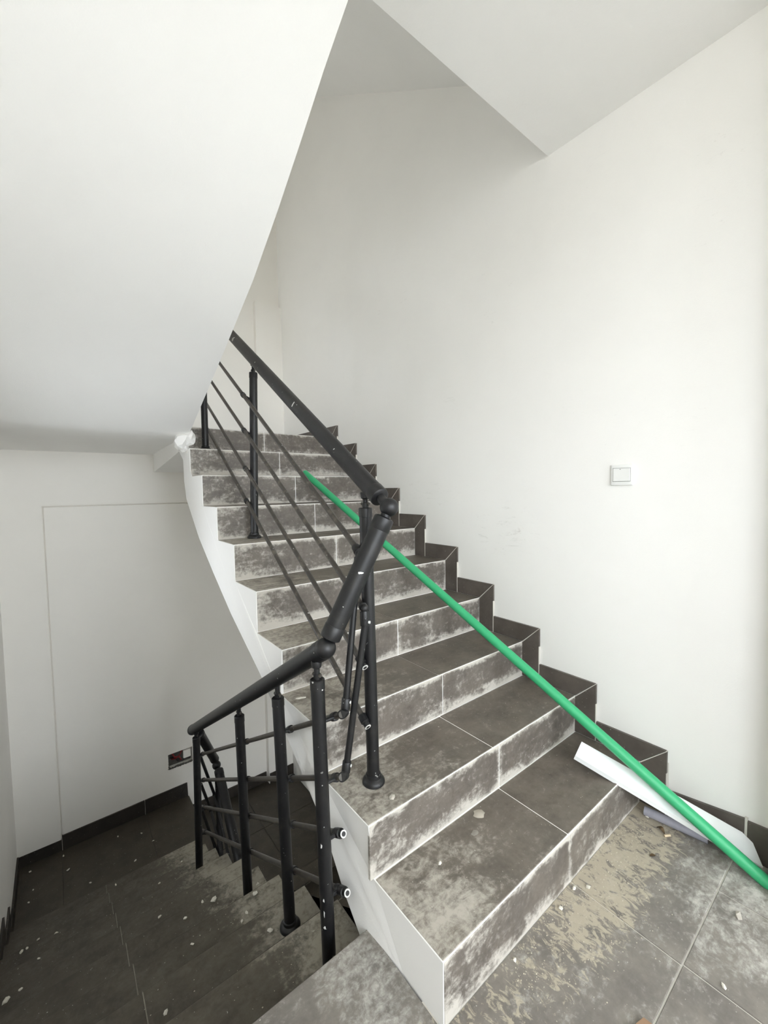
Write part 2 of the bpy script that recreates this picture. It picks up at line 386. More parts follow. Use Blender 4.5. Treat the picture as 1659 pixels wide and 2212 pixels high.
# lower landing in two levels
LF = MB().box((XL, YL, LZ - 0.3), (-0.96, YF, LZ - 0.002))
fl2 = struct(LF.build('floor', M_LOW), 'dark dusty tiled landing at the foot of the downward stairs')
for (x0, x1, y0, y1) in [(XL, -1.83, YL, YF), (-1.83, -1.29, YL, YF), (-1.29, -0.96, YL, YF)]:
    part(slab(x0, x1, y0, y1, LZ, 0.0015), 'floor_tile', M_LOW, fl2)
LF = MB().box((-0.96, E0, EZ - 0.14), (XR, YF, EZ - 0.002))
fl3 = struct(LF.build('floor', M_LOW), 'dark tiled lower level of the landing under the upward stairs')
for (x0, x1, y0, y1) in [(-0.96, -0.5, E0, 2.64), (-0.5, 0, E0, 2.64), (-0.96, -0.5, 2.64, YF), (-0.5, 0, 2.64, YF - 0.05)]:
    part(slab(x0, x1, y0, y1, EZ, 0.0015), 'floor_tile', M_LOW, fl3)
part(MB().box((-0.963, YL, EZ), (-0.957, YF, LZ - 0.004)), 'riser_tile', M_LOW, fl2)
struct(MB().box((XL, YB, -3.2), (XR, YF, -3.1)).build('floor', M_LOW), 'basement floor')

# ceilings
prof = [(YB, 2.70), (0.10, 2.60), (0.19, 2.50), (0.27, 2.449), (0.391, 2.378), (0.54, 2.277), (0.706, 2.170), (0.94, 2.034), (1.2, 1.914), (1.55, 1.758), (1.964, 1.578), (2.16, 1.567), (YF, 1.537)]
top = [(YF, 1.645), (2.24, 1.645), (2.24, 1.81), (0.1, 3.29), (YB, 3.29)]
struct(MB().prism(prof + top, 0, XL, -1.125).build('ceiling', M_CEIL, smooth=25), 'white sloping soffit of the flight above the downward stairs')
struct(MB().box((-1.125, YB, 2.673), (XR, 0.395, 3.29)).build('ceiling', M_CEIL), 'white flat soffit of the landing above')
struct(MB().prism([(0.395, 2.99), (2.42, 2.99 + 2.025 * 0.67), (YF, 2.99 + 2.025 * 0.67), (YF, 4.6), (2.3, 4.6), (0.395, 3.3)], 0, -1.125, XR).build('ceiling', M_CEIL), 'shaded sloping soffit of the next upward flight')
struct(MB().box((XL, YB, 5.4), (XR, YF, 5.6)).build('ceiling', M_CEIL), 'ceiling high above the stairwell')
# beam under the head of the upward stairs
pl = MB()
for (c, s_, sd) in [((-1.150, 2.06, 1.533), (0.042, 0.09, 0.052), 1), ((-1.118, 2.00, 1.552), (0.030, 0.06, 0.042), 2), ((-1.135, 2.07, 1.500), (0.022, 0.06, 0.030), 4)]:
    pl.blob(c, s_, sd, 0.20, 2, freq=1.7)

# ================================================================== the upward stairs
WL = 1.125
XS = [-1.110, -1.126, -1.139, -1.129] + [-1.125] * 6
def xl(q):
    for i in range(10):
        if abs(q[1] - ZN[i]) < 1e-6: return XS[i]
    return XS[0] if q[0] < 0.2 else -1.126
bodyp = [(YN[0], -0.03)]
for i in range(10):
    bodyp.append((YN[i], ZN[i]))
    bodyp.append(((YN[i + 1] if i < 9 else 3.117), ZN[i]))
YE = 3.117
soff = [(YE, 1.396), (2.145, 1.50), (2.14, 1.30), (2.10, 1.19), (1.85, 0.975), (1.60, 0.815), (1.331, 0.655), (1.0, 0.490), (0.826, 0.385), (0.642, 0.265), (0.487, 0.160), (0.383, 0.040), (0.292, -0.037), (0.27, -0.06), (0.1, -0.06), (0.1, -0.03)]
up = thing('staircase', (-0.56, 1.0, 0.0), 'upward stairs of dusty dark tiles with white side climbing along the right wall', 'stairs')
part(MB().prism(bodyp + soff, 0, xl, -0.001), 'stair_body', M_SIDE, up, 'white plastered side and body', loc=(-0.56, 1.0, 0), smooth=0)
part(pl, 'plaster_patch', M_SIDE, up, 'rough lump of unsmoothed white plaster', smooth=22)
JT = [-0.555, -0.583, -0.583, -0.582, -0.578, -0.575, -0.573, -0.570, -0.566, -0.565]
JR = [-0.548, -0.549, -0.562, -0.576, -0.580, -0.580, -0.574, -0.572, -0.566, -0.565]
rj = random.Random(3)
for i in range(10):
    y0, z1 = YN[i], ZN[i]; z0 = ZN[i - 1] if i else 0.0
    yb = YN[i + 1] if i < 9 else 3.11
    xa = XS[i] + 0.003
    for (a, b) in [(xa, JR[i] - 0.0018), (JR[i] + 0.0018, -0.012)]:
        e = rj.uniform(-0.0006, 0.0006)
        part(MB().bbox((a, y0 - 0.002 + e, z0 + 0.003), (b, y0 + 0.008, z1 - 0.0024), 0.0012), 'riser_tile', M_RISER, up)
    for (a, b) in [(xa, JT[i] - 0.0018), (JT[i] + 0.0018, -0.011)]:
        e = rj.uniform(-0.0006, 0.0006)
        part(MB().bbox((a, y0 + 0.0024, z1 - 0.008), (b, yb - 0.004, z1 + 0.002 + e), 0.0012), 'tread_tile', M_TREAD, up)

# stepped skirting on the right wall
bs = bpy.data.objects.new('baseboard_right', None); COL.objects.link(bs); BASE[bs.name] = Vector((0, 0, 0)); struct(bs, 'stepped dark tile skirting along the right wall')
SY, SZ = 0.0895, 0.085
def sk(pts, x0=-0.0105, x1=0.0): return MB().prism(pts, 0, x0, x1)
g = 0.0014
part(MB().box((-0.0008, YN[0] - SY - 0.004, 0), (0.0, YN[0] + 0.02, 0.2)), 'joint', M_GROUT, bs)
for i in range(10):
    y, z = YN[i], ZN[i]; zb = ZN[i - 1] if i else 0.0
    part(sk([(y - g * .4, zb + 0.003), (y - SY, zb + 0.003), (y - SY, z + SZ - g), (y - g * .4, z - g)]), 'skirting_tile', M_SKIRT, bs)
    yn = (YN[i + 1] if i < 9 else YF)
    part(sk([(y + g, z + 0.003), (yn - SY - g * 2, z + 0.003), (yn - SY - g * 2, z + SZ), (y - SY + g * 2, z + SZ), ]), 'skirting_tile', M_SKIRT, bs)
# light joint line along each mitre
jm = MB()
for i in range(10):
    y, z = YN[i], ZN[i]
    jm.prism([(y + 0.001, z + 0.0005), (y - SY + 0.002, z + SZ), (y - SY - 0.001, z + SZ), (y - 0.003, z - 0.001)], 0, -0.0113, -0.0005)
    jm.prism([(y - SY - 0.0015, (ZN[i - 1] if i else 0)), (y - SY + 0.0015, (ZN[i - 1] if i else 0)), (y - SY + 0.0015, z - 0.0), (y - SY - 0.0015, z - 0.0)], 0, -0.0110, -0.0005)
part(jm, 'mortar_joint', M_GROUT, bs, 'pale mortar lines at the mitres', smooth=0)
part(sk([(-0.112, 0.002), (-0.334, 0.002), (-0.334, 0.128), (-0.112, 0.098)]), 'skirting_tile', M_SKIRT, bs)
part(sk([(-0.341, 0.002), (-0.56, 0.002), (-0.56, 0.14), (-0.341, 0.124)]), 'skirting_tile', M_SKIRT, bs)
part(MB().box((-0.0095, -0.341, 0.002), (0, -0.334, 0.134)), 'mortar_joint', M_GROUT, bs)

# ================================================================== the downward stairs
dn = thing('staircase', (-1.57, 1.4, -1.4), 'downward stairs of dark tiles littered with plaster crumbs along the left wall', 'stairs')
dp = [(D0, 0.0 - 0.003)]
for n in range(1, DN):
    dp += [(D0 + (n - 1) * DR, -n * DH), (D0 + n * DR, -n * DH)]
dp += [(YL, LZ - 0.003), (YL, LZ - 0.16), (D0 + 0.05, -0.36), (D0 + 0.05, -0.13), (D0, -0.13)]
dp = [(D0, -0.003)] + [q for q in dp[1:]]
part(MB().prism(dp, 0, XL + 0.001, DXR), 'stair_body', M_LOW, dn, loc=(-1.57, 1.4, -1.4), smooth=0)
js = MB()
for n in range(1, DN):
    yr = D0 + (n - 1) * DR
    js.box((-1.6135, yr + 0.003, -n * DH - 0.004), (-1.6105, yr + DR - 0.002, -n * DH + 0.0016))
    js.box((-1.6132, yr - 0.0015, -n * DH), (-1.6108, yr + 0.006, -(n - 1) * DH - 0.004))
part(js, 'mortar_joint', M_JOINT, dn, 'pale mortar line down the middle of the stairs', smooth=0)
JD = -1.612
for n in range(1, DN + 1):
    yr = D0 + (n - 1) * DR; zt = -(n - 1) * DH; zb = -n * DH
    for (a, b) in [(XL + 0.002, JD - 0.0018), (JD + 0.0018, DXR - 0.001 if n > 1 else -1.128)]:
        part(MB().bbox((a, yr - 0.006, zb + 0.003), (b, yr + 0.002, zt - 0.003), 0.001), 'riser_tile', M_DOWN, dn)
        if n < DN:
            part(MB().bbox((a, yr + 0.004, zb - 0.008), ((b if n > 1 or a < -1.7 else DXR - 0.001), yr + DR - 0.0025, zb + 0.002), 0.001), 'tread_tile', M_DOWN, dn)

# the flight below the upward stairs
lo = thing('staircase', (-0.5, 1.2, -2.6), 'dark lower flight glimpsed through the gap between the stairs', 'stairs')
lp = [(E0, EZ - 0.003)]
for k in range(1, 8):
    lp += [(E0 - (k - 1) * ER, EZ - k * EH), (E0 - k * ER, EZ - k * EH)]
ye, ze = E0 - 7 * ER, EZ - 7 * EH
lp += [(ye, ze - 0.12), (ye + 0.3, ze - 0.12), (E0, EZ - 0.30)]
part(MB().prism(lp, 0, -1.055, -0.001), 'stair_body', M_JOINT, lo, loc=(-0.5, 1.2, -2.6), smooth=0)
for k in range(1, 8):
    y = E0 - (k - 1) * ER; zt = EZ - (k - 1) * EH; zb = EZ - k * EH
    for (a, b) in [(-1.054, -0.52), (-0.516, -0.002)]:
        part(MB().box((a, y - 0.002, zb + 0.007), (b, y + 0.006, zt - 0.005)), 'riser_tile', M_LOW, lo)
        part(MB().box((a, y - ER + 0.004, zb - 0.008), (b, y - 0.008, zb + 0.002)), 'tread_tile', M_LOW, lo)

# lower skirtings
bf = bpy.data.objects.new('baseboard_far', None); COL.objects.link(bf); BASE[bf.name] = Vector((0, YF, LZ)); struct(bf, 'dark tile skirting along the far wall of the lower landing'); bf.location = (0, YF, LZ)
for pts in [[(XL, LZ), (-1.832, LZ), (-1.832, LZ + 0.082), (XL, LZ + 0.082)], [(-1.828, LZ), (-1.292, LZ), (-1.292, LZ + 0.118), (-1.828, LZ + 0.110)],
            [(-1.289, LZ), (-1.052, LZ), (-0.972, LZ + 0.120), (-1.289, LZ + 0.118)], [(-1.048, LZ), (-0.968, LZ + 0.120), (-0.962, EZ + 0.09), (-0.985, EZ + 0.02), (-1.00, LZ - 0.04)][:3] + [(-0.962, EZ), (-1.048, EZ)],
            [(-0.958, EZ), (-0.62, EZ), (-0.62, EZ + 0.095), (-0.958, EZ + 0.095)], [(-0.617, EZ), (-0.258, EZ), (-0.258, EZ + 0.098), (-0.617, EZ + 0.095)]]:
    part(MB().prism(pts, 1, YF - 0.004, YF + 0.014), 'skirting_tile', M_LOWSK, bf)
part(MB().prism([(-0.245, EZ), (-0.002, EZ), (-0.002, EZ + 0.1), (-0.245, EZ + 0.1)], 1, YF - 0.062, YF - 0.05), 'skirting_tile', M_LOWSK, bf)
bl = bpy.data.objects.new('baseboard_left', None); COL.objects.link(bl); BASE[bl.name] = Vector((XL, 2.0, LZ)); bl.location = (XL, 2.0, LZ); struct(bl, 'stepped dark tile skirting along the left wall')
part(MB().prism([(YF - 0.02, LZ), (YL + 0.002, LZ), (YL + 0.09, LZ + 0.10), (YF - 0.02, LZ + 0.10)], 0, XL, XL + 0.01), 'skirting_tile', M_LOWSK, bl)
for n in range(DN - 1, 0, -1):
    y = D0 + n * DR; z = -n * DH
    part(MB().prism([(y, z - DH), (y + 0.085, z - DH), (y + 0.085, z + 0.09), (y, z)], 0, XL, XL + 0.01), 'skirting_tile', M_LOWSK, bl)
    part(MB().prism([(y - 0.002, z + 0.002), (y + 0.083, z + 0.09), (y - DR + 0.088, z + 0.09), (y - DR + 0.088, z + 0.002)], 0, XL, XL + 0.01), 'skirting_tile', M_LOWSK, bl)

# ================================================================== railing
rl = thing('stair_railing', (-1.1, 0.4, -0.14), 'black tubular steel stair railing, paint-spattered, with some rods broken loose', 'railing')
RP, RR, RH = 0.0195, 0.0088, 0.0275
def lerp(a, b, t): return Vector(a) + (Vector(b) - Vector(a)) * t
def post(base, top, flange=True, stem=0.05, seg=24):
    base = Vector(base); top = Vector(top); d = (top - base).normalized(); L = (top - base).length
    o = part(MB().lathe(base, d, [(0, RP), (L - 0.030, RP), (L - 0.028, RP * 1.0), (L - 0.0275, RP * 1.06), (L - 0.002, RP * 1.06), (L, RP * 0.96)], seg), 'post', M_BLACK, rl)
    part(MB().lathe(top, d, [(-0.01, 0.008), (0.010, 0.0105), (0.014, 0.0105), (0.016, 0.008), (stem, 0.008)], 16), 'post_pin', M_BLACK, o)
    part(MB().lathe(top + d * 0.012, (0.3, -0.95, 0), [(-0.014, 0.005), (0.014, 0.005)], 12), 'bolt', M_ROD, o)
    part(MB().lathe(top + d * (stem - 0.02), d, [(0.0, 0.008), (0.004, 0.013), (0.018, 0.015), (0.022, 0.014)], 16), 'saddle', M_BLACK, o)
    if flange:
        part(MB().lathe(base, (0, 0, 1), [(0.0, 0.0335), (0.003, 0.0355), (0.009, 0.0350), (0.014, 0.0315), (0.018, 0.0268), (0.020, 0.0242), (0.029, 0.0232), (0.031, 0.0205)], 28), 'base_flange', M_BLACK, o)
    return o
P_up1 = post((-1.012, 0.370, 0.322), (-1.021, 0.377, 1.180), stem=0.045)
P_up2 = post((-0.958, 1.448, 0.991), (-0.942, 1.436, 1.830), stem=0.05)
P_up3 = post((-1.0, 2.115, 1.490), (-0.998, 2.115, 2.27), stem=0.05)
P_d4 = post((-1.194, 0.350, -0.139), (-1.2055, 0.362, 0.713), flange=False, stem=0.05)
P_d3 = post((-1.179, 0.646, -0.280), (-1.195, 0.658, 0.540), stem=0.06)
P_d2 = post((-1.172, 1.088, -0.561), (-1.181, 1.098, 0.284), stem=0.05)
P_d1 = post((-1.196, 1.840, -0.982), (-1.184, 1.840, -0.162), flange=False, stem=0.035)
P_l1 = post((-1.0, 2.135, EZ), (-1.0, 2.11, -0.645), stem=0.04)
P_l2 = post((-1.03, 1.55, EZ - 2 * EH), (-1.03, 1.55, -0.93), stem=0.05)

def rail(a, b, r=RH, collar=True, name='handrail'):
    a = Vector(a); b = Vector(b); d = (b - a).normalized(); L = (b - a).length
    o = part(MB().lathe(a, d, [(0, r), (L, r)], 28), name, M_BLACK, rl)
    if collar:
        for (p, dd) in [(a, d), (b, -d)]:
            part(MB().lathe(p, dd, [(-0.004, r * 0.80), (0.0, r * 1.02), (0.004, r * 1.045), (0.034, r * 1.045), (0.0355, r * 1.01)], 28), 'end_collar', M_BLACK, o)
    return o
ball1 = Vector((-1.022, 0.262, 1.184)); ball2 = Vector((-1.197, 0.3277, 0.808))
hc = Vector((-0.945, 1.674, 2.061)); ha = Vector((-1.018, 0.325, 1.222)); dir_u = (hc - ha).normalized()
H1 = rail(ha - dir_u * 0.02, hc + dir_u * 0.75)
part(MB().lathe(hc - dir_u * 0.05 + Vector((-0.0265, -0.004, 0.006)), (-1, -0.1, 0.1), [(-0.002, 0.009), (0.0015, 0.009), (0.002, 0.006)], 14), 'screw', M_CUT, H1)
part(MB().ball(ball1, 0.0265, 28, 16), 'ball_joint', M_BLACK, rl)
part(MB().lathe(ball1, dir_u, [(0.0, 0.014), (0.06, 0.014)], 16), 'joint_neck', M_BLACK, rl)
dl = (ball2 - ball1).normalized()
part(MB().lathe(ball1, dl, [(0.0, 0.014), (0.05, 0.014)], 16), 'joint_neck', M_BLACK, rl)
H2 = rail(ball1 + dl * 0.034, ball2 - dl * 0.030)
part(MB().lathe(ball2, -dl, [(0.0, 0.014), (0.05, 0.014)], 16), 'joint_neck', M_BLACK, rl)
part(MB().ball(ball2, 0.0285, 28, 16), 'ball_joint', M_BLACK, rl)
camv = Vector((-1.75, -0.64, 1.235))
def screw_on(p, r, tube_r, parent, s=0.0055):
    """small bright screw head on the near side of a tube"""
    p = Vector(p); d = (camv - p).normalized()
    part(MB().lathe(p + d * (tube_r * 0.96), d, [(-0.003, s), (0.0008, s), (0.0012, s * 0.55)], 12), 'screw', M_SCREW, parent)
# fixed world-space screw positions (on the outward faces of the fittings)
def screw_at(p, n, parent, s=0.0052):
    part(MB().lathe(p, n, [(-0.004, s), (0.0010, s), (0.0014, s * 0.5)], 12), 'screw', M_SCREW, parent)
NV = Vector((-0.50, -0.84, 0.2)).normalized()
screw_at(ball2 - dl * 0.045 + Vector((0.25, -0.9, 0.3)).normalized() * RH * 1.05, Vector((0.1, -0.95, 0.3)), H2)
dh_b = Vector((-1.184, 1.9213, -0.1568)); dd_ = (dh_b - ball2).normalized()
H3 = rail(ball2 + dd_ * 0.010, dh_b, collar=False)
part(MB().lathe(ball2, dd_, [(0.004, RH * 0.98), (0.012, RH * 1.06), (0.046, RH * 1.06), (0.048, RH)], 28), 'end_collar', M_BLACK, H3)
part(MB().lathe(dh_b - dd_ * 0.03, dd_, [(0.0, RH), (0.001, RH * 1.06), (0.03, RH * 1.06), (0.034, RH * 0.9)], 28), 'end_cap', M_BLACK, H3)
# turn into the next flight down
ja = Vector((-1.162, 1.8673, -0.1583)); jb = Vector((-1.0, 2.17, -0.545))
rail(ja, jb, 0.026)
part(MB().ball((-1.0, 2.135, -0.565), 0.027, 20, 12), 'ball_joint', M_BLACK, rl)
rail((-1.0, 2.09, -0.575), (-1.055, 1.45, -0.905), 0.027)

def rod(a, b, r=RR, mat=None, name='rod', open_end=False):
    o = part(MB().tube(a, b, r, 16), name, mat or M_ROD, rl)
    if open_end:
        a = Vector(a); b = Vector(b); d = (b - a).normalized()
        part(MB().lathe(b - d * 0.03, d, [(0, r), (0.001, r * 1.5), (0.024, r * 1.5), (0.026, r * 1.1), (0.040, r * 1.1)], 18), 'clamp', M_BLACK, o)
        part(MB().lathe(b + d * 0.010, d, [(0.0, r * 1.12), (0.0015, r * 1.12)], 18), 'cut_rim', M_SCREW, o)
        part(MB().lathe(b + d * 0.0112, d, [(0.0, r * 0.7), (0.0008, r * 0.7)], 18), 'bore_shade', M_DARK, o)  # dark disc paints the shade inside a hollow end; the rod is solid
    return o
def ext(a, b, t): return lerp(a, b, t)
UR = [((-0.965, 1.853, 1.956), (-1.045, 0.398, 1.062)), ((-0.956, 2.025, 1.873), (-1.047, 0.362, 0.884)), ((-0.944, 2.236, 1.797), (-1.047, 0.365, 0.708)), ((-0.947, 2.176, 1.601), (-1.047, 0.355, 0.529))]
YP = 1.446
for k, (a, b) in enumerate(UR):
    a2 = lerp(a, b, -0.12 if k < 3 else -0.045)
    o = rod(a2, b, open_end=(k >= 2))
    t = (YP - a[1]) / (b[1] - a[1]); q = lerp(a, b, t); d = (Vector(b) - Vector(a)).normalized()
    part(MB().lathe(q - d * 0.035, d, [(0, RR), (0.002, RR * 1.45), (0.022, RR * 1.45), (0.024, RR)], 16), 'clamp', M_BLACK, o)
    part(MB().tube(q - d * 0.02, (-0.952, YP, q.z - 0.012), 0.006, 10), 'clamp_stud', M_BLACK, o)
    if k < 2:
        part(MB().tube(b, (-1.018, 0.374, b[2] - 0.004), 0.007, 10), 'clamp_stud', M_BLACK, o)
DRD = [((-1.152, 0.325, 0.608), (-1.152, 1.931, -0.328)), ((-1.152, 0.331, 0.423), (-1.152, 1.932, -0.483)), ((-1.152, 0.35, 0.245), (-1.152, 1.913, -0.636)), ((-1.152, 0.336, 0.079), (-1.152, 1.925, -0.793))]
for k, (a, b) in enumerate(DRD):
    d = (Vector(a) - Vector(b)).normalized()
    o = rod(b, Vector(a) + d * (0.0 if k < 2 else 0.015), mat=M_DOWNROD, open_end=(k >= 2))
    for (px, py) in [(-1.200, 0.356), (-1.187, 0.652), (-1.177, 1.093), (-1.190, 1.84)]:
        t = (py - a[1]) / (b[1] - a[1]); q = lerp(a, b, t)
        part(MB().lathe(q - d * 0.02, d, [(0, RR), (0.002, RR * 1.4), (0.02, RR * 1.4), (0.022, RR)], 14), 'clamp', M_BLACK, o)
        part(MB().tube(q, (px, py, q.z), 0.006, 10), 'clamp_stud', M_BLACK, o)
# elbows and the two link rods between the flights
def elbow(p, a, b, r=0.0115):
    """p: joint centre; a, b: ends of the two sockets"""
    mb = MB().ball(p, r * 1.05, 16, 10)
    for q in (a, b):
        q = Vector(q); d = (q - Vector(p)).normalized(); L = (q - Vector(p)).length
        mb.lathe(p, d, [(0, r * 0.8), (0.008, r * 0.8), (0.010, r * 1.12), (L - 0.002, r * 1.12), (L, r)], 18)
    return part(mb, 'elbow', M_BLACK, rl)
E1 = Vector((-1.128, 0.345, 0.597)); E2 = Vector((-1.128, 0.350, 0.408))
T1 = Vector((-1.056, 0.366, 1.045)); T2 = Vector((-1.062, 0.325, 0.872))
L1t = T1; L2t = T2
for (e, a, t) in [(E1, DRD[0][0], L1t), (E2, DRD[1][0], L2t)]:
    u = (t - e).normalized(); o = rod(e + u * 0.02, t - u * 0.01, 0.0098, M_BLACK, 'link_rod')
    el = elbow(e, lerp(e, a, 1.0), e + u * 0.042)
    screw_at(e + u * 0.030 + Vector((0.0085, -0.0108, 0.0)), Vector((0.6, -0.8, 0.0)), el, 0.0042)
el = elbow(T1, T1 - (T1 - E1).normalized() * 0.04, Vector(UR[0][1]))
el = elbow(T2 + Vector((0.002, 0.012, 0.018)), T2 - (T2 - E2).normalized() * 0.032, Vector(UR[1][1]) + Vector((0, 0.006, 0.005)))
screw_at(T2 - (T2 - E2).normalized() * 0.02 + Vector((0.0085, -0.0108, 0.0)), Vector((0.6, -0.8, 0.0)), el, 0.0042)
# rods going on down to the lower flight
for (a, b, c) in [((-1.13, 1.993, -0.378), (-1.02, 2.137, -0.757), (-1.04, 1.75, -0.98)), ((-1.13, 2.008, -0.562), (-1.02, 2.232, -0.927), (-1.04, 1.75, -1.18)), ((-1.13, 2.011, -0.73), (-1.02, 2.144, -1.145), (-1.04, 1.75, -1.34))]:
    rod(a, b, 0.009, M_BLACK, 'link_rod'); part(MB().ball(b, 0.0125, 14, 8), 'elbow', M_BLACK, rl); rod(b, c, 0.009, M_BLACK)

# paint splashes that stand out on the railing
def splash(c, n, w, h, seed, parent):
    n = Vector(n).normalized(); u = n.cross(Vector((0, 0, 1))).normalized(); v = n.cross(u); r = random.Random(seed); k = 12
    ring = []
    for i in range(k):
        t = 2 * math.pi * i / k; q = r.uniform(0.55, 1.15); ring.append(Vector(c) + u * math.cos(t) * w * q + v * math.sin(t) * h * q - n * 0.0016)
    mb = MB().add([Vector(c) + n * 0.0009] + ring, [(0, i + 1, (i + 1) % k + 1) for i in range(k)] + [tuple(range(1, k + 1))])
    part(mb, 'paint_splash', M_SCREW, parent, 'dried white paint splash')
um = lerp(ball1, ball2, 0.47)
NN = Vector((-0.62, -0.78, 0.0)); NN = (NN - dl * NN.dot(dl)).normalized()
splash(um + NN * (RH + 0.0003), NN, 0.010, 0.008, 4, H2)
pd = Vector((-1.172, 0.391, 0.0))
for (z, w, h, s_) in [(0.245, 0.005, 0.016, 1), (0.085, 0.0045, 0.012, 2), (0.045, 0.004, 0.022, 3), (0.005, 0.007, 0.009, 5), (0.30, 0.003, 0.004, 8), (0.42, 0.004, 0.004, 9)]:
    nn = Vector((-0.80, -0.60, 0)) if s_ < 8 else Vector((-0.4, -0.9, 0)); nn.normalize()
    splash(Vector((-1.194 - 0.0115 * (z + 0.14) / 0.85, 0.350 + 0.012 * (z + 0.14) / 0.85, z)) + nn * (RP + 0.0002), nn, w, h, s_, P_d4)
for (t, w, h, s_) in [(0.40, 0.008, 0.012, 11), (0.16, 0.006, 0.006, 12), (0.72, 0.006, 0.006, 13), (0.97, 0.012, 0.010, 14)]:
    n2 = Vector((-0.80, -0.58, 0.12)); n2 = (n2 - dir_u * n2.dot(dir_u)).normalized()
    splash(lerp(ha, hc, t) + n2 * (RH + 0.0003), n2, w, h, s_, H1)

# ================================================================== switch, junction box
sw = thing('light_switch', (0, 0.067, 1.277), 'white square light switch on the right wall', 'switch')
part(MB().bbox((-0.010, 0.026, 1.236), (0.0, 0.108, 1.318), 0.004, 3), 'plate', M_SWITCH, sw)
part(MB().bbox((-0.0125, 0.036, 1.252), (-0.006, 0.098, 1.303), 0.0012, 1), 'rocker', M_SWITCH, sw)
part(MB().box((-0.0105, 0.0345, 1.2505), (-0.0099, 0.0995, 1.3045)), 'gap_shade', plain('gap_grey', lin(150, 150, 148), 0.6), sw)  # grey sheet paints the shade in the seam around the rocker
part(MB().box((-0.0129, 0.069, 1.2985), (-0.012, 0.0735, 1.3000)), 'indicator', M_DARK, sw)

jb_ = thing('junction_box', (-1.01, YF + 0.03, -1.05), 'open junction box recess with red and black cables in the far wall', 'junction box')
part(MB().bbox((JX0 + 0.004, YF + 0.052, JZ0 + 0.004), (JX1 - 0.004, YF + 0.062, JZ1 - 0.004), 0.003), 'back_plate', M_MORTAR, jb_)
rim = MB()
for s_ in range(9):
    a = s_ / 9
    rim.blob((JX0 + 0.19 * a + 0.01, YF + 0.012, JZ0 + 0.003), (0.016, 0.012, 0.008), s_, 0.3, 1)
for s_ in range(5): rim.blob((JX0 + 0.004, YF + 0.014, JZ0 + 0.02 + 0.024 * s_), (0.007, 0.012, 0.014), s_ + 20, 0.3, 1)
part(rim, 'broken_mortar_edge', M_MORTAR, jb_)
part(MB().path([(-1.07, YF + 0.05, -1.0), (-1.055, YF + 0.02, -1.03), (-1.02, YF + 0.012, -1.035), (-1.005, YF + 0.02, -1.07), (-1.015, YF + 0.045, -1.09)], [0.006] * 5, 10), 'cable', M_WIRE, jb_, 'red cable loop')
part(MB().path([(-1.085, YF + 0.05, -1.04), (-1.05, YF + 0.022, -1.03), (-1.03, YF + 0.03, -1.075), (-0.99, YF + 0.02, -1.085), (-0.97, YF + 0.045, -1.06)], [0.006] * 5, 10), 'cable', M_DARK, jb_, 'black cable loop')
part(MB().path([(-1.075, YF + 0.05, -1.055), (-1.045, YF + 0.018, -1.045), (-1.01, YF + 0.02, -1.02), (-0.99, YF + 0.045, -1.0)], [0.005] * 4, 10), 'cable', M_WIRE, jb_, 'red cable loop')
part(MB().bbox((-0.985, YF + 0.022, -1.075), (-0.925, YF + 0.045, -1.005), 0.004), 'cover_flap', M_FARWALL, jb_, 'pale plastic flap')

# ================================================================== pole, trunking, pipe
A = Vector((-0.091, -0.387, 0.0215)); B = Vector((-0.509, 1.744, 1.345)); d = (B - A).normalized()
A2 = A - d * 0.06
pole = MB(); Lp = (B - A2).length
pole.lathe(A2, d, [(0, 0.0195), (Lp * .5, 0.0197), (Lp - 0.002, 0.0195), (Lp, 0.018), (Lp, 0.0155), (Lp - 0.05, 0.0155)], 28)
tag(pole.build('pole', M_GREEN, loc=A2), 'long green plastic pole leaning up the stairs from the landing floor', 'pole')

bd = thing('cable_trunking', (-0.13, -0.12, 0.1), 'long white plastic trunking strip lying under the green pole', 'trunking')
c0, c1 = Vector((-0.273, 0.104, 0.2345)), Vector((-0.190, 0.122, 0.2450))
e0, e1 = Vector((-0.022, -0.385, 0.006)), Vector((-0.0135, -0.357, 0.064))
m0 = Vector((-0.030, -0.390, 0.006))
up_n = (c1 - c0).cross(e1 - c1).normalized();  up_n = up_n if up_n.z > 0 else -up_n
mb = MB(); ring = [c0, c1, Vector((-0.016, -0.330, 0.084)), e1, e0]
th = 0.006
mb.add([v for v in ring] + [v - up_n * th for v in ring], [(0, 1, 2, 3, 4), (9, 8, 7, 6, 5)] + [(i, (i + 1) % 5, 5 + (i + 1) % 5, 5 + i) for i in range(5)])
part(mb, 'strip', M_WHITE, bd)
def lip(a, b):
    q = MB(); a = Vector(a); b = Vector(b); s_ = (b - a).normalized().cross(up_n).normalized() * 0.0022; h = -up_n * 0.018
    q.add([a - s_, a + s_, b + s_, b - s_, a - s_ + h, a + s_ + h, b + s_ + h, b - s_ + h], [(0, 1, 2, 3), (7, 6, 5, 4), (0, 4, 5, 1), (1, 5, 6, 2), (2, 6, 7, 3), (3, 7, 4, 0)])
    return q
part(lip(lerp(c0, e0, 0.0), lerp(c0, e0, 0.96)), 'side_lip', M_WHITE, bd)

pi = MB().lathe((-0.062, -0.062, 0.0165), (0.16, -0.42, 0.0), [(0.0, 0.016), (0.17, 0.016), (0.17, 0.013), (0.02, 0.013)], 22)
pi = MB().lathe((-0.068, -0.058, 0.0165), (0.03, -0.20, 0.0), [(0.012, 0.0135), (0.0, 0.0135), (0.0, 0.0158), (0.19, 0.0158)], 22)
tag(pi.build('pipe', M_PIPE, loc=(-0.06, -0.15, 0.0165)), 'short grey pipe offcut on the floor beneath the white trunking', 'pipe')

